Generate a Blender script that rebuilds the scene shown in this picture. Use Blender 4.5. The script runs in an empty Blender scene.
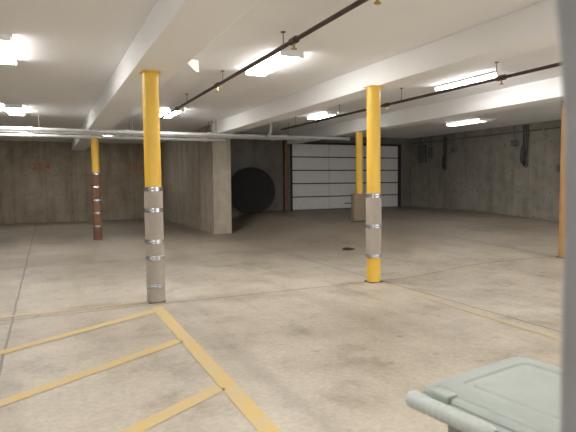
import bpy, bmesh, math, random
from mathutils import Vector, Matrix
random.seed(4)
C = bpy.context.scene.collection
try:
    bpy.context.scene.view_settings.view_transform = 'Standard'
except Exception: pass

# ------------------------------------------------------------ materials
def newmat(name):
    m = bpy.data.materials.new(name); m.use_nodes = True
    nt = m.node_tree
    return m, nt, nt.nodes['Principled BSDF']
def N(nt, t, **kw):
    n = nt.nodes.new(t)
    for k, v in kw.items(): setattr(n, k, v)
    return n
def ramp(nt, fac, stops):
    r = N(nt, 'ShaderNodeValToRGB'); e = r.color_ramp.elements
    e[0].position, e[0].color = stops[0][0], (*stops[0][1], 1)
    e[1].position, e[1].color = stops[-1][0], (*stops[-1][1], 1)
    for p, c in stops[1:-1]:
        x = e.new(p); x.color = (*c, 1)
    nt.links.new(fac, r.inputs[0]); return r.outputs[0]
def noise(nt, vec, scale, detail=5, rough=.6, sc=(1,1,1), rot=0):
    mp = N(nt, 'ShaderNodeMapping'); mp.inputs['Scale'].default_value = sc
    mp.inputs['Rotation'].default_value = (0, 0, rot)
    nt.links.new(vec, mp.inputs[0])
    n = N(nt, 'ShaderNodeTexNoise'); n.inputs['Scale'].default_value = scale
    n.inputs['Detail'].default_value = detail; n.inputs['Roughness'].default_value = rough
    nt.links.new(mp.outputs[0], n.inputs['Vector']); return n.outputs[0]
def math_(nt, op, a, b=None, c=None):
    n = N(nt, 'ShaderNodeMath', operation=op)
    for i, v in enumerate((a, b, c)):
        if v is None: continue
        if isinstance(v, (int, float)): n.inputs[i].default_value = v
        else: nt.links.new(v, n.inputs[i])
    return n.outputs[0]
def mix(nt, fac, a, b, blend='MIX'):
    n = N(nt, 'ShaderNodeMix', data_type='RGBA', blend_type=blend)
    if isinstance(fac, (int, float)): n.inputs[0].default_value = fac
    else: nt.links.new(fac, n.inputs[0])
    for i, v in ((6, a), (7, b)):
        if isinstance(v, tuple): n.inputs[i].default_value = (*v, 1)
        else: nt.links.new(v, n.inputs[i])
    return n.outputs[2]
def coords(nt):
    return N(nt, 'ShaderNodeTexCoord').outputs['Object']

def simple(name, col, rough=.5, metal=0, var=.12, scale=6, bump=0):
    m, nt, b = newmat(name); co = coords(nt)
    f = noise(nt, co, scale)
    c = ramp(nt, f, [(.3, tuple(x*(1-var) for x in col)), (.7, tuple(min(1, x*(1+var)) for x in col))])
    nt.links.new(c, b.inputs['Base Color'])
    b.inputs['Roughness'].default_value = rough; b.inputs['Metallic'].default_value = metal
    if bump:
        bp = N(nt, 'ShaderNodeBump'); bp.inputs['Strength'].default_value = bump
        nt.links.new(noise(nt, co, scale*6), bp.inputs['Height']); nt.links.new(bp.outputs[0], b.inputs['Normal'])
    return m

def seam(nt, coord, positions, w):
    out = None
    for p in positions:
        d = math_(nt, 'ABSOLUTE', math_(nt, 'SUBTRACT', coord, p))
        l = math_(nt, 'LESS_THAN', d, w)
        out = l if out is None else math_(nt, 'MAXIMUM', out, l)
    return out

def concrete_floor():
    m, nt, b = newmat('floor_concrete'); co = coords(nt)
    big = noise(nt, co, .35, 6, .62)
    mid = noise(nt, co, 1.7, 8, .7)
    fine = noise(nt, co, 22, 4, .7)
    c1 = ramp(nt, big, [(.35, (.42, .365, .285)), (.52, (.52, .465, .38)), (.68, (.60, .55, .46))])
    c2 = ramp(nt, mid, [(.32, (.62, .585, .54)), (.47, (.91, .90, .89)), (.7, (1.1, 1.1, 1.09))])
    c = mix(nt, 1.0, c1, c2, 'MULTIPLY')
    c3 = ramp(nt, fine, [(.3, (.82, .82, .82)), (.7, (1.08, 1.08, 1.08))])
    c = mix(nt, 1.0, c, c3, 'MULTIPLY')
    st = noise(nt, co, .9, 5, .6, (1, .55, 1))
    stm = ramp(nt, st, [(.55, (0, 0, 0)), (.72, (1, 1, 1))])
    c = mix(nt, math_(nt, 'MULTIPLY', stm, .5), c, (.20, .15, .10))
    ty = noise(nt, co, 1.5, 4, .6, (1.1, .10, 1), rot=.35)
    tym = ramp(nt, ty, [(.52, (0, 0, 0)), (.68, (1, 1, 1))])
    c = mix(nt, math_(nt, 'MULTIPLY', tym, .28), c, (.17, .14, .11))
    sp = noise(nt, co, 4.5, 2, .5)
    spm = ramp(nt, sp, [(.68, (0, 0, 0)), (.74, (1, 1, 1))])
    c = mix(nt, math_(nt, 'MULTIPLY', spm, .4), c, (.12, .10, .08))
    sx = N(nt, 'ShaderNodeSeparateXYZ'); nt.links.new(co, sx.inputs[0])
    far_dim = N(nt, 'ShaderNodeMapRange'); nt.links.new(sx.outputs[1], far_dim.inputs[0])  # light falloff towards the far end, painted into the floor colour
    far_dim.inputs[1].default_value = 6.5; far_dim.inputs[2].default_value = 14; far_dim.inputs[4].default_value = .84
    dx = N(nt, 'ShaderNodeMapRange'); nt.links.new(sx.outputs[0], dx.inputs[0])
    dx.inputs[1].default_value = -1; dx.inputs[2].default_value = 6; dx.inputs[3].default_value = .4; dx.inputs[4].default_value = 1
    c = mix(nt, math_(nt, 'MULTIPLY', far_dim.outputs[0], dx.outputs[0]), c, (.125, .10, .072))
    wob = math_(nt, 'MULTIPLY', math_(nt, 'SUBTRACT', mid, .5), .05)
    X = math_(nt, 'ADD', sx.outputs[0], wob); Y = math_(nt, 'ADD', sx.outputs[1], wob)
    s = math_(nt, 'MAXIMUM', seam(nt, X, [-.42, 4.86, 8.9, 11.6], .013), seam(nt, Y, [2.4, 6.93, 11.3, 15.7, 20], .014))
    c = mix(nt, math_(nt, 'MULTIPLY', s, .65), c, (.10, .085, .065))
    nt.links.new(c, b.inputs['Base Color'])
    rr = ramp(nt, mid, [(.3, (.38,)*3), (.7, (.60,)*3)])
    nt.links.new(rr, b.inputs['Roughness'])
    bp = N(nt, 'ShaderNodeBump'); bp.inputs['Strength'].default_value = .12
    nt.links.new(fine, bp.inputs['Height']); nt.links.new(bp.outputs[0], b.inputs['Normal'])
    return m

def concrete_wall(name, axis, a, bcol, seamstep=1.22, off=0.0, blotch=.5, strk=.5, zs=.25):
    m, nt, b = newmat(name); co = coords(nt)
    big = noise(nt, co, .8, 4, .55)
    blot = noise(nt, co, 3.2, 6, .65)
    streak = noise(nt, co, 1.6, 5, .6, (1.6, 1.6, zs))
    c1 = ramp(nt, big, [(.3, a), (.7, bcol)])
    k = strk
    c2 = ramp(nt, streak, [(.33, (1-.55*k, 1-.58*k, 1-.62*k)), (.5, (1, 1, 1)), (.7, (1+.2*k,)*3)])
    c = mix(nt, 1.0, c1, c2, 'MULTIPLY')
    k = blotch
    c3 = ramp(nt, blot, [(.3, (1-.35*k, 1-.36*k, 1-.4*k)), (.6, (1+.08*k,)*3)])
    c = mix(nt, 1.0, c, c3, 'MULTIPLY')
    sx = N(nt, 'ShaderNodeSeparateXYZ'); nt.links.new(co, sx.inputs[0])
    u = sx.outputs[axis]; z = sx.outputs[2]
    md = math_(nt, 'FLOORED_MODULO', math_(nt, 'ADD', u, off), seamstep)
    s = math_(nt, 'LESS_THAN', md, .022)
    c = mix(nt, math_(nt, 'MULTIPLY', s, .35), c, (.10, .085, .065))
    du = math_(nt, 'SUBTRACT', math_(nt, 'FLOORED_MODULO', math_(nt, 'ADD', u, off+.3), seamstep/2), .1)
    dz = math_(nt, 'SUBTRACT', math_(nt, 'FLOORED_MODULO', z, .8), .4)
    r2 = math_(nt, 'ADD', math_(nt, 'MULTIPLY', du, du), math_(nt, 'MULTIPLY', dz, dz))
    h = math_(nt, 'LESS_THAN', r2, .0008)
    c = mix(nt, math_(nt, 'MULTIPLY', h, .6), c, (.04, .035, .03))
    nt.links.new(c, b.inputs['Base Color']); b.inputs['Roughness'].default_value = .85
    bp = N(nt, 'ShaderNodeBump'); bp.inputs['Strength'].default_value = .2
    nt.links.new(noise(nt, co, 14), bp.inputs['Height']); nt.links.new(bp.outputs[0], b.inputs['Normal'])
    return m

def worn_paint(name, col, under, lo=.42, hi=.6):
    m, nt, b = newmat(name); co = coords(nt)
    f = noise(nt, co, 5, 8, .75)
    k = ramp(nt, f, [(lo, (1, 1, 1)), (hi, (.4, .4, .4))])
    nt.links.new(mix(nt, k, under, col), b.inputs['Base Color'])
    b.inputs['Roughness'].default_value = .6
    return m

def emissive(name, col, strength):
    m, nt, b = newmat(name)
    b.inputs['Base Color'].default_value = (.9, .9, .88, 1)
    co = coords(nt)
    f = noise(nt, co, 3)
    c = ramp(nt, f, [(.3, tuple(x*.95 for x in col)), (.7, col)])
    nt.links.new(c, b.inputs['Emission Color'])
    b.inputs['Emission Strength'].default_value = strength
    return m

M_floor = concrete_floor()
M_wallx = concrete_wall('wall_concrete_a', 0, (.33, .275, .20), (.41, .35, .265), strk=.5, blotch=.35)
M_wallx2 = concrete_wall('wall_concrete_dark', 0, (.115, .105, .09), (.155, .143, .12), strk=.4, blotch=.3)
M_wally = concrete_wall('wall_concrete_b', 1, (.235, .215, .18), (.31, .285, .24), strk=.35, blotch=.4)
M_stub = concrete_wall('wall_concrete_c', 1, (.32, .275, .215), (.40, .355, .285), off=.9, strk=.4, blotch=.35)
M_ceil = simple('ceiling_paint', (.92, .92, .925), .8, var=.02, scale=1.2)
M_beam = simple('beam_paint', (.94, .94, .94), .7, var=.02, scale=1.5)
M_yel = simple('column_yellow_paint', (.76, .47, .06), .42, var=.06, scale=3)
M_orange = simple('column_orange_paint', (.52, .28, .09), .5, var=.1, scale=3)
M_wrap = simple('wrap_grey_fabric', (.38, .33, .28), .95, var=.06, scale=8, bump=.1)
M_rust = simple('wrap_brown_fabric', (.18, .095, .055), .9, var=.15, scale=6, bump=.1)
M_card = simple('wrap_cardboard', (.26, .20, .14), .9, var=.1, scale=4)
M_steel = simple('strap_steel', (.58, .60, .64), .25, .9, var=.1)
M_dsteel = simple('plate_steel', (.12, .11, .10), .6, .5)
M_pipe = simple('sprinkler_pipe_dark', (.085, .06, .055), .5, .3, var=.3)
M_pipew = simple('pipe_pale_paint', (.50, .49, .47), .5, var=.08)
M_brass = simple('sprinkler_brass', (.5, .35, .12), .35, .9)
M_housing = simple('fixture_white_enamel', (.8, .8, .78), .4, var=.03)
M_lens = emissive('fixture_lens', (1.0, .975, .94), 44)
M_lens2 = emissive('fixture_lens_dim', (1.0, .97, .93), 16)
M_tube = emissive('fixture_tube', (1.0, .98, .95), 60)
M_tube2 = emissive('fixture_tube_dim', (1.0, .98, .95), 26)
M_line = worn_paint('line_yellow_paint', (.64, .45, .15), (.52, .45, .33), .38, .58)
M_line2 = worn_paint('line_yellow_paint_faded', (.60, .44, .18), (.52, .45, .35), .34, .48)
M_door = simple('garage_door_paint', (.62, .60, .565), .5, var=.04)
M_brown = simple('frame_brown_steel', (.15, .075, .035), .6, var=.2)
M_dark = simple('frame_dark_steel', (.03, .028, .025), .9, var=.2)
M_black = simple('black_rubber', (.010, .010, .010), .75, var=.3)
M_black2 = simple('black_rubber_face', (.012, .012, .011), .85, var=.3)
M_cable = simple('black_cable', (.02, .02, .02), .5)
M_gbox = simple('electrical_grey_enamel', (.12, .125, .12), .5, .2)
M_bin = simple('cart_green_grey_plastic', (.26, .295, .265), .5, var=.07, scale=9)
M_binl = simple('cart_lid_pale_plastic', (.36, .395, .36), .42, var=.08, scale=7)
M_handle = simple('cart_handle_plastic', (.46, .49, .455), .4, var=.05)
M_jamb = simple('jamb_grey_paint', (.20, .20, .205), .5, var=.12, scale=12)
M_red = worn_paint('stencil_red_paint', (.55, .10, .05), (.46, .18, .10), .4, .6)

# ------------------------------------------------------------ mesh helpers
def box(bm, x0, x1, y0, y1, z0, z1, rot=None):
    vs = [bm.verts.new((x, y, z)) for x in (x0, x1) for y in (y0, y1) for z in (z0, z1)]
    for f in ((0,1,3,2),(4,6,7,5),(0,4,5,1),(2,3,7,6),(0,2,6,4),(1,5,7,3)):
        bm.faces.new([vs[i] for i in f])
    return vs
def lathe(bm, prof, n=32, M=Matrix(), cap=True, sx=1, sy=1):
    rings = []
    for r, z in prof:
        rings.append([bm.verts.new(M @ Vector((r*sx*math.cos(2*math.pi*i/n), r*sy*math.sin(2*math.pi*i/n), z))) for i in range(n)])
    for a, b in zip(rings, rings[1:]):
        for i in range(n):
            bm.faces.new((a[i], a[(i+1) % n], b[(i+1) % n], b[i]))
    if cap:
        bm.faces.new(rings[0][::-1]); bm.faces.new(rings[-1])
def cyl(bm, p, q, r, n=16):
    p, q = Vector(p), Vector(q); d = q-p
    M = Matrix.Translation(p) @ d.to_track_quat('Z', 'Y').to_matrix().to_4x4()
    lathe(bm, [(r, 0), (r, d.length)], n, M)
def mk(name, bm, mat, parent=None, smooth=False, bevel=0, loc=None, kind=None, seg=2):
    bmesh.ops.recalc_face_normals(bm, faces=bm.faces)
    me = bpy.data.meshes.new(name); bm.to_mesh(me); bm.free()
    me.materials.append(mat)
    o = bpy.data.objects.new(name, me); C.objects.link(o)
    if smooth:
        for p in me.polygons: p.use_smooth = True
        try: me.set_sharp_from_angle(angle=math.radians(35))
        except Exception: pass
    if bevel:
        b = o.modifiers.new('bevel', 'BEVEL'); b.width = bevel; b.segments = seg; b.limit_method = 'ANGLE'
    if parent: o.parent = parent
    if loc: o.location = loc
    if kind: o['kind'] = kind
    return o
def empty(name, loc, label, cat, group=None, rot=0):
    o = bpy.data.objects.new(name, None); o.empty_display_size = .2
    o.location = loc; o.rotation_euler = (0, 0, rot); C.objects.link(o)
    o['label'] = label; o['category'] = cat
    if group: o['group'] = group
    return o
def tag(o, label, cat, group=None):
    o['label'] = label; o['category'] = cat
    if group: o['group'] = group
def bx(name, d, mat, parent=None, bevel=0, kind=None):
    bm = bmesh.new(); box(bm, *d); return mk(name, bm, mat, parent, bevel=bevel, kind=kind)
def tube(name, pts, r, mat, parent=None, res=6):
    cu = bpy.data.curves.new(name, 'CURVE'); cu.dimensions = '3D'; cu.bevel_depth = r; cu.bevel_resolution = 3
    cu.use_fill_caps = True; cu.resolution_u = res
    sp = cu.splines.new('BEZIER'); sp.bezier_points.add(len(pts)-1)
    for b, p in zip(sp.bezier_points, pts):
        b.co = p; b.handle_left_type = b.handle_right_type = 'AUTO'
    t = bpy.data.objects.new(name, cu); C.objects.link(t)
    dg = bpy.context.evaluated_depsgraph_get()
    me = bpy.data.meshes.new_from_object(t.evaluated_get(dg))
    bpy.data.objects.remove(t)
    for p in me.polygons: p.use_smooth = True
    o = bpy.data.objects.new(name, me); C.objects.link(o)
    me.materials.clear(); me.materials.append(mat)
    if parent: o.parent = parent
    return o

# ------------------------------------------------------------ room
CEIL, BB = 3.44, 3.08
def rise(x, y):
    t = min(1, max(0, (x-5.3)/1.8)); sx = t*t*(3-2*t)
    ty = min(1, max(0, (y-4.5)/10.5))
    return .5*sx*ty
bm = bmesh.new()
nx, ny = 84, 116
X0, X1, Y0, Y1 = -6, 14.6, -4, 24.9
g = [[bm.verts.new((X0+(X1-X0)*i/nx, Y0+(Y1-Y0)*j/ny, rise(X0+(X1-X0)*i/nx, Y0+(Y1-Y0)*j/ny))) for j in range(ny+1)] for i in range(nx+1)]
for i in range(nx):
    for j in range(ny):
        bm.faces.new((g[i][j], g[i+1][j], g[i+1][j+1], g[i][j+1]))
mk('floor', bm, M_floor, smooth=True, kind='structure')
bx('ceiling', (-6.2, 14.8, -4, 25, CEIL, CEIL+.2), M_ceil, kind='structure')
bx('wall_back', (-6, 4.75, 24.6, 24.85, -.1, CEIL), M_wallx, kind='structure')
bx('wall_left', (-6.2, -6, -4, 24.85, -.1, CEIL), M_wally, kind='structure')
bx('wall_right', (14.4, 14.6, -4, 18.6, -.1, CEIL), M_wally, kind='structure')
bx('wall_divider', (4.75, 5.33, 15.75, 24.85, -.1, CEIL), M_stub, kind='structure')
DX0, DX1, DZ1 = 8.62, 13.85, 3.18
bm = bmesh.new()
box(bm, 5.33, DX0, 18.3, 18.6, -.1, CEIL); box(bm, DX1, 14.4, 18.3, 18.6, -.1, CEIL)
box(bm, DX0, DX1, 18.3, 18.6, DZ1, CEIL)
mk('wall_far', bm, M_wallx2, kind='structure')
bx('wall_front', (.36, 4.0, .02, .2, -.05, CEIL), M_jamb, kind='structure')
# door frame the photographer stands in, slightly out of plumb at head height
bm = bmesh.new()
prev = None
for z, x in ((0, .3105), (1.45, .3105), (1.58, .3095), (1.64, .307), (1.69, .301), (1.74, .290), (1.80, .278), (2.1, .272)):
    r = [bm.verts.new(v) for v in ((x, .12, z), (x, .232, z), (x+.008, .24, z), (.42, .24, z), (.42, .12, z))]
    if prev:
        for i in range(5): bm.faces.new((prev[i], prev[(i+1)%5], r[(i+1)%5], r[i]))
    else: bm.faces.new(r)
    prev = r
bm.faces.new(prev[::-1])
mk('trim_1', bm, M_jamb, kind='structure')

# beams
for i, (x, hw, y1) in enumerate(((1.36, .28, 24.6), (4.93, .22, 15.75), (8.62, .22, 18.3))):
    o = bx('ceiling_beam', (x-hw, x+hw, -4, y1, BB, CEIL), M_beam, bevel=.01)
    tag(o, 'long white painted concrete ceiling beam resting on columns', 'beam', 'ceiling beams')
bm = bmesh.new()
v = [(0, 0, 0), (0, .42, 0), (0, .42, -.17), (0, .34, -.17)]
a = [bm.verts.new((-.02, y, z)) for _, y, z in v]; b = [bm.verts.new((.02, y, z)) for _, y, z in v]
for i in range(4): bm.faces.new((a[i], a[(i+1)%4], b[(i+1)%4], b[i]))
bm.faces.new(a); bm.faces.new(b[::-1])
o = mk('ceiling_wedge', bm, M_housing, loc=(1.80, 7.55, CEIL)); o.rotation_euler = (0, 0, math.radians(-55))  # white wedge plate standing in for an unidentified pale patch
tag(o, 'small white angled bracket plate fixed to the ceiling', 'wedge')

# ------------------------------------------------------------ garage door
GZ = rise(10, 18.3)
d = empty('door_1', ((DX0+DX1)/2, 18.36, GZ), 'pale sectional overhead garage door with brown steel frame', 'garage door')
d['kind'] = 'structure'
W = DX1-DX0-.14; H = DZ1-GZ-.06; ns = 5; sh = H/ns
for k in range(ns):
    bm = bmesh.new(); z0 = k*sh
    nc = 3; cw = W/nc
    for c in range(nc):
        a = -W/2+c*cw
        box(bm, a+(.006 if c else 0), a+cw-(.006 if c < nc-1 else 0), .044, .052, z0+.022, z0+sh-.022)
    mk('door_section', bm, M_door, d)
bm = bmesh.new(); box(bm, -W/2-.07, W/2+.07, .05, .20, 0, H+.06); mk('door_light_block', bm, M_dark, d)  # dark panel added behind the sections to stop light leaking through gaps
bm = bmesh.new()
box(bm, -W/2-.07, -W/2, -.10, .1, 0, H+.05); box(bm, W/2, W/2+.07, -.10, .1, 0, H+.05); box(bm, -W/2, W/2, -.10, .1, H, H+.05)
mk('door_frame', bm, M_dark, d, bevel=.006)
bm = bmesh.new()
box(bm, -.15, .15, -.01, .015, .20, .24); cyl(bm, (-.12, 0, .22), (-.12, .046, .22), .012); cyl(bm, (.12, 0, .22), (.12, .046, .22), .012)
mk('door_handle', bm, M_dsteel, d)
for px_ in (8.35,):
    o = bx('guard_post', (px_-.06, px_+.06, 18.10, 18.22, rise(8.35, 18.1)-.02, 3.25), M_brown, bevel=.01)
    tag(o, 'brown rusty steel post beside the garage door', 'post')

# ------------------------------------------------------------ columns
def column(x, y, label, zb, ztop, r, mat, wrap=None, straps=(), base=None, wr=.014, woff=(0, 0), name='support_column', boxy=False):
    e = empty(name, (x, y, zb), label, 'column', 'garage support columns')
    h = ztop-zb
    bm = bmesh.new()
    lathe(bm, [(r, .012), (r, h-.012)], 40)
    mk('shaft', bm, mat, e, smooth=True)
    bm = bmesh.new(); box(bm, -r-.01, r+.01, -r-.01, r+.01, h-.012, h)
    mk('cap_plate', bm, mat, e)
    bm = bmesh.new(); box(bm, -r-.0, r+.0, -r-.0, r+.0, 0, .012)
    mk('base_plate', bm, M_dsteel, e)
    if wrap:
        z0, z1, wm = wrap
        bm = bmesh.new(); n = 48; k = 24; rings = []
        for j in range(k+1):
            z = z0+(z1-z0)*j/k
            ring = []
            for i in range(n):
                a = 2*math.pi*i/n
                rr = r+wr+.0015*math.sin(3*a+j*.6)+.001*math.sin(7*a-j*.4)
                if boxy:
                    s4 = (abs(math.cos(a+.3))**6+abs(math.sin(a+.3))**6)**(-1/6)
                    rr *= .88*s4*(1+.05*(1-j/k))
                ring.append(bm.verts.new((woff[0]+rr*math.cos(a), woff[1]+rr*math.sin(a), z)))
            rings.append(ring)
        inner = []
        for zz in (z0, z1):
            inner.append([bm.verts.new((r*.99*math.cos(2*math.pi*i/n), r*.99*math.sin(2*math.pi*i/n), zz)) for i in range(n)])
        for a, b in zip(rings, rings[1:]):
            for i in range(n): bm.faces.new((a[i], a[(i+1)%n], b[(i+1)%n], b[i]))
        for i in range(n):
            bm.faces.new((inner[0][i], inner[0][(i+1)%n], rings[0][(i+1)%n], rings[0][i]))
            bm.faces.new((inner[1][i], inner[1][(i+1)%n], rings[-1][(i+1)%n], rings[-1][i]))
        w = mk('protective_wrap', bm, wm, e, smooth=True)
        w['label'] = 'padded protective sleeve'
    for sz in straps:
        bm = bmesh.new(); R = r+wr+.005
        lathe(bm, [(R-.008, sz-.026), (R, sz-.026), (R, sz+.026), (R-.008, sz+.026)], 40, Matrix.Translation((woff[0], woff[1], 0)), cap=False)
        a = -2.0
        bx0, by0 = R*math.cos(a)+woff[0], R*math.sin(a)+woff[1]
        cyl(bm, (bx0-.03, by0+.01, sz), (bx0+.05, by0-.02, sz), .014, 10)
        s = mk('steel_strap', bm, M_steel, e, smooth=True); s['label'] = 'shiny steel clamp band'
    return e
R = .108
column(1.31, 7.12, 'yellow steel column with grey padding and five steel bands', 0, BB, R, M_yel,
       (.012, 1.56, M_wrap), (1.53, 1.25, .83, .61, .23))
column(4.70, 6.9, 'yellow steel column with short grey padding and three bands', 0, BB, R, M_yel,
       (.40, 1.42, M_wrap), (1.38, .90, .43))
column(1.32, 15.95, 'yellow steel column with brown padding near the divider wall', 0, BB, R, M_yel,
       (.012, 1.93, M_rust), (1.90, 1.53, 1.15, .78, .40))
zb = rise(8.5, 13.3)
column(8.55, 13.3, 'yellow steel column with loose cardboard wrap before garage door', zb, BB, R, M_yel,
       (.0+.02, .82, M_card), (), wr=.12, woff=(-.03, -.02), boxy=True)
zb = rise(9.0, 6.75)
column(9.0, 6.75, 'orange painted steel column', zb, CEIL, .125, M_orange)

# ------------------------------------------------------------ fixtures
def fixture(x, y, label, tubes=False, L=1.42, w=.36, dim=False):
    e = empty('ceiling_light', (x, y, CEIL), label, 'light fixture', 'fluorescent ceiling fixtures')
    bm = bmesh.new(); box(bm, -w/2, w/2, -L/2, L/2, -.03, 0)
    mk('housing', bm, M_housing, e, bevel=.004)
    if tubes:
        for dx in (-.13, .13):
            bm = bmesh.new(); cyl(bm, (dx, -L/2+.04, -.055), (dx, L/2-.04, -.055), .017)
            mk('fluorescent_tube', bm, M_tube2 if dim else M_tube, e, smooth=True)
        for s in (-1, 1):
            bm = bmesh.new(); a = s*(L/2-.04); b = s*L/2
            box(bm, -.16, .16, min(a, b), max(a, b), -.075, -.03)
            mk('end_socket', bm, M_housing, e, bevel=.004)
    else:
        bm = bmesh.new()
        prof = [(-w/2+.005, -.03), (-w/2+.005, -.055), (-w/2+.05, -.08), (w/2-.05, -.08), (w/2-.005, -.055), (w/2-.005, -.03)]
        a = [bm.verts.new((px, -L/2+.02, pz)) for px, pz in prof]; b = [bm.verts.new((px, L/2-.02, pz)) for px, pz in prof]
        n = len(prof)
        for i in range(n): bm.faces.new((a[i], a[(i+1)%n], b[(i+1)%n], b[i]))
        bm.faces.new(a); bm.faces.new(b[::-1])
        mk('lens_diffuser', bm, M_lens2 if dim else M_lens, e)
        for s in (-1, 1):
            bm = bmesh.new(); p, q = sorted((s*(L/2-.02), s*L/2))
            box(bm, -w/2, w/2, p, q, -.082, -.03)
            mk('end_cap', bm, M_housing, e, bevel=.004)
    return e
LW = 'white wraparound fluorescent fixture glowing on the ceiling'
fixture(3.2, 7.4, LW)
fixture(-.5, 8.0, LW)
fixture(-.6, 14.2, LW)
fixture(2.95, 13.4, LW)
fixture(2.1, 20.6, LW, dim=True)
fixture(-.6, 20.6, LW, dim=True)
fixture(7.12, 7.35, 'open fluorescent strip fixture with two bare tubes', True, L=1.6)
fixture(6.9, 12.6, 'open fluorescent strip fixture with two bare tubes', True, L=1.2, w=.3, dim=True)
fixture(11.9, 12.4, LW, dim=True)
fixture(-.5, 2.0, LW); fixture(3.2, 1.5, LW); fixture(7.1, 1.5, LW); fixture(11.9, 6.0, LW)

# ------------------------------------------------------------ sprinkler pipes
def pipe_y(x, z, y0, y1, heads, label):
    e = empty('sprinkler_pipe', (x, y0, z), label, 'pipe', 'overhead sprinkler pipes')
    L = y1-y0
    bm = bmesh.new(); cyl(bm, (0, 0, 0), (0, L, 0), .026)
    mk('pipe_run', bm, M_pipe, e, smooth=True)
    for hy in heads:
        q = hy-y0
        bm = bmesh.new(); cyl(bm, (0, q-.07, 0), (0, q+.07, 0), .042)
        mk('tee_coupling', bm, M_pipe, e, smooth=True)
        bm = bmesh.new(); cyl(bm, (0, q, -.09), (0, q, -.03), .014, 10); cyl(bm, (0, q, -.10), (0, q, -.093), .035, 14)
        box(bm, -.016, -.012, q-.004, q+.004, -.093, -.03); box(bm, .012, .016, q-.004, q+.004, -.093, -.03)
        mk('sprinkler_head', bm, M_brass, e, smooth=True)
    q = .8
    while q < L:
        bm = bmesh.new(); cyl(bm, (0, q, .02), (0, q, CEIL-z), .006, 8)
        lathe(bm, [(.033, -.012), (.033, .012)], 16, Matrix.Translation((0, q, 0)) @ Matrix.Rotation(math.pi/2, 4, 'X'), cap=False)
        cyl(bm, (0, q, CEIL-z-.012), (0, q, CEIL-z), .03, 12)
        mk('pipe_hanger', bm, M_gbox, e); q += 2.4
    return e
pipe_y(2.70, 3.26, .3, 14.9, (3.9, 5.6, 8.6, 11.6, 14.2), 'dark sprinkler pipe with brass heads hung below ceiling')
pipe_y(6.45, 3.18, .5, 14.3, (3.2, 6.0, 9.0, 12.0), 'dark sprinkler pipe with brass heads hung below ceiling')
def pipe_x(y, z, x0, x1, r, mat, label, nm='ceiling_pipe', drop=None):
    e = empty(nm, (x0, y, z), label, 'pipe', 'transverse ceiling pipes')
    L = x1-x0
    bm = bmesh.new(); cyl(bm, (0, 0, 0), (L, 0, 0), r)
    mk('pipe_run', bm, mat, e, smooth=True)
    q = 1.1
    while q < L:
        bm = bmesh.new(); cyl(bm, (q-.06, 0, 0), (q+.06, 0, 0), r*1.35)
        mk('coupling', bm, mat, e, smooth=True)
        xx = x0+q
        top = CEIL
        for b in (1.36, 4.93, 8.62):
            if abs(xx+.2-b) < .29: top = BB
        bm = bmesh.new(); cyl(bm, (q+.2, 0, r*.8), (q+.2, 0, top-z), .007, 8)
        if q+.2 < L: mk('pipe_hanger', bm, M_gbox, e)
        else: bm.free()
        q += 2.3
    if drop:
        for dxx in drop:
            tube('elbow', [(dxx-x0, 0, 0), (dxx-x0-.02, -.12, .02), (dxx-x0, -.22, .10), (dxx-x0, -.25, CEIL-z)], r*.9, mat, e)
    return e
pipe_x(14.55, 2.99, -6, 8.9, .05, M_pipew, 'pale painted pipe running under the ceiling beams', drop=(6.1,))
pipe_x(14.95, 2.87, -6, 4.9, .04, M_pipew, 'thin pale pipe running under the ceiling beams')
pipe_x(15.3, 3.0, -6, 8.2, .045, M_pipew, 'pale pipe running under the ceiling beams to the column')

# ------------------------------------------------------------ floor paint
def line(p, q, w, mat=M_line):
    p, q = Vector((*p, 0)), Vector((*q, 0)); dd = (q-p); L = dd.length; dd.normalize(); n = Vector((-dd.y, dd.x, 0))*w/2
    bm = bmesh.new(); k = max(2, int(L/.3)); prev = None
    for i in range(k+1):
        c = p+dd*L*i/k
        a, b = c+n, c-n
        va = bm.verts.new((a.x, a.y, rise(a.x, a.y)+.004)); vb = bm.verts.new((b.x, b.y, rise(b.x, b.y)+.004))
        if prev: bm.faces.new((prev[0], va, vb, prev[1]))
        prev = (va, vb)
    o = mk('painted_floor_line', bm, mat)
    tag(o, 'worn yellow painted marking line on the concrete floor', 'floor marking', 'yellow floor lines')
    return o
line((1.25, 6.75), (1.25, 1.2), .135)
for y in (6.57, 5.2, 3.84, 2.46):
    line((1.18, y), (-3.2, y-4.38*.60), .13)
line((1.15, 7.12), (-3.2, 7.12), .09, M_line2)
line((4.68, 6.6), (4.60, 2.0), .06, M_line2)

# floor drain
e = empty('floor_drain', (6.1, 9.9, rise(6.1, 9.9)), 'small dark cast iron floor drain grate', 'drain')
bm = bmesh.new(); lathe(bm, [(.16, .0), (.17, .008), (.15, .012), (.14, .006)], 28)
mk('drain_rim', bm, M_dsteel, e)
bm = bmesh.new()
for k in range(-4, 5):
    hw = math.sqrt(.14**2-(k*.03)**2); box(bm, k*.03-.007, k*.03+.007, -hw, hw, .006, .014)
mk('drain_grate', bm, M_cable, e)

# ------------------------------------------------------------ black round thing
rz = rise(6.75, 17.5)
e = empty('rubber_disc', (6.88, 17.9, rz), 'large round black disc standing upright against the concrete wall', 'disc', rot=math.radians(-12))
r = .86
Mx = Matrix.Translation((0, .05, r)) @ Matrix.Rotation(math.radians(84), 4, 'X')
bm = bmesh.new()
lathe(bm, [(r-.035, -.04), (r-.01, -.035), (r, -.015), (r, .015), (r-.01, .035), (r-.035, .04), (r-.045, .03), (r-.045, -.03)], 64, Mx, cap=False)
mk('rim', bm, M_black, e, smooth=True)
bm = bmesh.new()
lathe(bm, [(r-.043, -.03), (r-.043, .03), (.4, .045), (.05, .05)], 64, Mx)
mk('face_panel', bm, M_black2, e, smooth=True)

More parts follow.
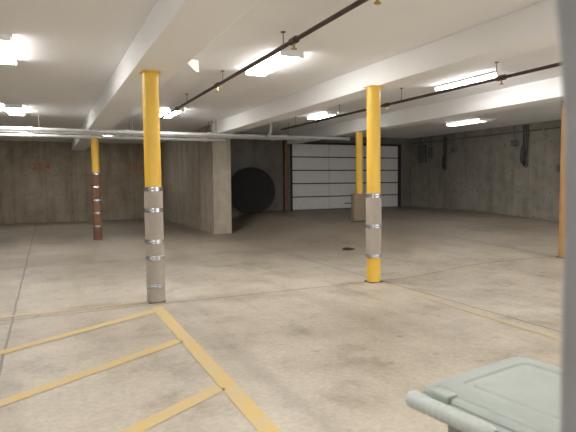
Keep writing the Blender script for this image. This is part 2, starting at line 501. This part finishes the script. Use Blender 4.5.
# ------------------------------------------------------------ right wall electrics
def ebox(y, z0, z1, w, d=.12, label='grey electrical box mounted on the concrete wall'):
    e = empty('electrical_box', (14.4, y, z0), label, 'electrical box', 'wall electrical boxes')
    h = z1-z0
    bm = bmesh.new(); box(bm, -d, 0, -w/2, w/2, 0, h); mk('box_body', bm, M_gbox, e, bevel=.008)
    bm = bmesh.new(); box(bm, -d-.012, -d, -w/2+.015, w/2-.015, .02, h-.02); mk('box_cover', bm, M_gbox, e, bevel=.004)
    bm = bmesh.new(); cyl(bm, (-d/2, 0, h), (-d/2, 0, CEIL-.002-z0), .016, 10); mk('conduit', bm, M_gbox, e, smooth=True)
ebox(17.5, 2.35, 3.1, .45); ebox(16.9, 2.5, 3.0, .3)
ebox(12.75, 2.75, 2.95, .2); ebox(11.0, 1.85, 2.05, .16)
ebox(15.6, 2.7, 2.9, .2)
def cables(y, z1, z0, k, label):
    e = empty('cable_bundle', (14.38, y, z0), label, 'cables', 'hanging wall cables')
    for i in range(k):
        o = (i-(k-1)/2)*.06; hh = z1-z0; j = random.uniform(-.03, .03)
        tube('cable', [(-.04, o, hh), (-.05, o+j*.5, hh*.6), (-.06, o-j, hh*.25), (-.06, o+.05, .02+.06*i), (-.06, o+.08, hh*.2), (-.05, o+.05, hh*.4+.05*i)], .015, M_cable, e)
    bm = bmesh.new(); box(bm, -.06, .018, -.12, .12, z1-z0-.25, z1-z0-.21); mk('cable_bracket', bm, M_gbox, e)
cables(12.3, 3.40, 2.0, 4, 'looped black cables hanging down the concrete wall')
cables(16.1, 3.35, 2.0, 3, 'short looped black cables hanging down the wall')
e = empty('wall_conduit', (14.36, 5, 3.2), 'grey metal conduit running along the concrete wall', 'conduit')
bm = bmesh.new(); cyl(bm, (0, 0, 0), (0, 13.2, 0), .02, 12); mk('pipe_run', bm, M_gbox, e, smooth=True)
for k in range(9):
    bm = bmesh.new(); box(bm, -.025, .04, .6+k*1.5, .64+k*1.5, -.026, .026)
    if .6+k*1.5 < 13: mk('conduit_clip', bm, M_steel, e)
    else: bm.free()

# ------------------------------------------------------------ wall numbers
def number(txt, x, y, z, size, rotz=0):
    cu = bpy.data.curves.new('t', 'FONT'); cu.body = txt; cu.size = size; cu.align_x = 'CENTER'; cu.extrude = .001
    cu.space_character = 1.3; cu.offset = .003
    t = bpy.data.objects.new('t', cu); C.objects.link(t)
    dg = bpy.context.evaluated_depsgraph_get(); me = bpy.data.meshes.new_from_object(t.evaluated_get(dg)); bpy.data.objects.remove(t)
    me.materials.clear(); me.materials.append(M_red)
    o = bpy.data.objects.new('painted_stall_number', me); C.objects.link(o)
    o.location = (x, y, z); o.rotation_euler = (math.pi/2, 0, rotz)
    tag(o, 'faded red stencilled number %s on concrete wall' % txt, 'number', 'wall stall numbers')
number('254', -.15, 24.597, 2.25, .40)
number('253', 3.75, 24.597, 2.25, .40)

# ------------------------------------------------------------ wheeled cart
e = empty('wheeled_cart', (1.30, .995, 0), 'pale green-grey plastic wheeled bin with moulded lid and handle', 'bin', rot=math.radians(8))
LX, LY = .25, .29
bm = bmesh.new()
t = [(-LX+.05, -LY+.05), (LX-.05, -LY+.05), (LX-.05, LY-.05), (-LX+.05, LY-.05)]
b0 = [bm.verts.new((x*.78+.0, y*.8, .06)) for x, y in t]; b1 = [bm.verts.new((x, y, .93)) for x, y in t]
for i in range(4): bm.faces.new((b0[i], b0[(i+1)%4], b1[(i+1)%4], b1[i]))
bm.faces.new(b0[::-1]); bm.faces.new(b1)
mk('cart_body', bm, M_bin, e, bevel=.03, seg=4)
bm = bmesh.new(); box(bm, -LX+.015, LX-.015, -LY+.015, LY-.015, .915, .95); mk('cart_rim', bm, M_bin, e, bevel=.012, seg=3)
bm = bmesh.new()
steps = [(0, .942), (0, .966), (.006, .974), (.026, .976), (.032, .986), (.040, .990), (.085, .992), (.091, .986), (.105, .986), (.111, .992), (.18, .995)]
rings = []
for ins, z in steps:
    a, b = LX-ins, LY-ins
    rr = max(.012, .04-ins*.15); ring = []
    for cx, cy, a0 in ((a-rr, b-rr, 0), (-a+rr, b-rr, 90), (-a+rr, -b+rr, 180), (a-rr, -b+rr, 270)):
        for s in range(6):
            an = math.radians(a0+s*18); ring.append(bm.verts.new((cx+rr*math.cos(an), cy+rr*math.sin(an), z)))
    rings.append(ring)
n = len(rings[0])
for a, b in zip(rings, rings[1:]):
    for i in range(n): bm.faces.new((a[i], a[(i+1)%n], b[(i+1)%n], b[i]))
bm.faces.new(rings[0][::-1]); bm.faces.new(rings[-1])
mk('cart_lid', bm, M_binl, e, smooth=True)
for yy in (-.2, .2):
    bm = bmesh.new()
    box(bm, -LX-.01, -LX+.045, yy-.035, yy+.035, .955, .984)
    mk('lid_hinge', bm, M_binl, e, bevel=.008)
# handle
bm = bmesh.new()
prof = []
zz = 0.0
while zz <= .221:
    prof += [(.0225, zz), (.0245, zz+.005), (.0245, zz+.013), (.0225, zz+.018)]; zz += .022
prof = [(.005, -.022), (.018, -.015)] + prof + [(.025, .245), (.026, .262), (.020, .274), (.005, .278)]
lathe(bm, prof, 24, Matrix.Translation((-LX-.055, -.005, .957)) @ Matrix.Rotation(-math.pi/2, 4, 'X'))
mk('cart_handle', bm, M_handle, e, smooth=True)
bm = bmesh.new(); box(bm, -LX-.05, -LX+.03, -LY+.02, LY-.02, .925, .960)
mk('handle_ledge', bm, M_binl, e, bevel=.012, seg=3)
for s in (-1, 1):
    bm = bmesh.new()
    lathe(bm, [(.03, -.025), (.085, -.025), (.10, -.015), (.10, .015), (.085, .025), (.03, .025)], 32, Matrix.Translation((-.15, s*.225, .10)) @ Matrix.Rotation(math.pi/2, 4, 'X'))
    mk('wheel', bm, M_black, e, smooth=True)
bm = bmesh.new(); cyl(bm, (-.15, -.225, .10), (-.15, .225, .10), .012, 12); mk('axle', bm, M_dsteel, e)
bm = bmesh.new(); box(bm, .10, .16, -.15, .15, 0, .07); mk('foot', bm, M_bin, e, bevel=.01)

# ------------------------------------------------------------ world + camera
w = bpy.data.worlds.new('world'); bpy.context.scene.world = w; w.use_nodes = True
w.node_tree.nodes['Background'].inputs[0].default_value = (.97, .98, 1, 1)
w.node_tree.nodes['Background'].inputs[1].default_value = 3.6

cam = bpy.data.cameras.new('camera'); co = bpy.data.objects.new('camera', cam); C.objects.link(co)
cam.sensor_width = 36; cam.lens = 32.5; cam.clip_start = .02
yaw, p, rl = math.radians(24.9), math.radians(3.69), .0105
fwd = Vector((math.sin(yaw)*math.cos(p), math.cos(yaw)*math.cos(p), -math.sin(p)))
right = Vector((math.cos(yaw), -math.sin(yaw), 0)); up = right.cross(fwd)
up2 = (up+right*rl).normalized(); r2 = fwd.cross(up2)
Mc = Matrix((r2, up2, -fwd)).transposed().to_4x4(); Mc.translation = (0, 0, 1.6)
co.matrix_world = Mc
cam.dof.use_dof = True; cam.dof.focus_distance = 8; cam.dof.aperture_fstop = 6
bpy.context.scene.camera = co
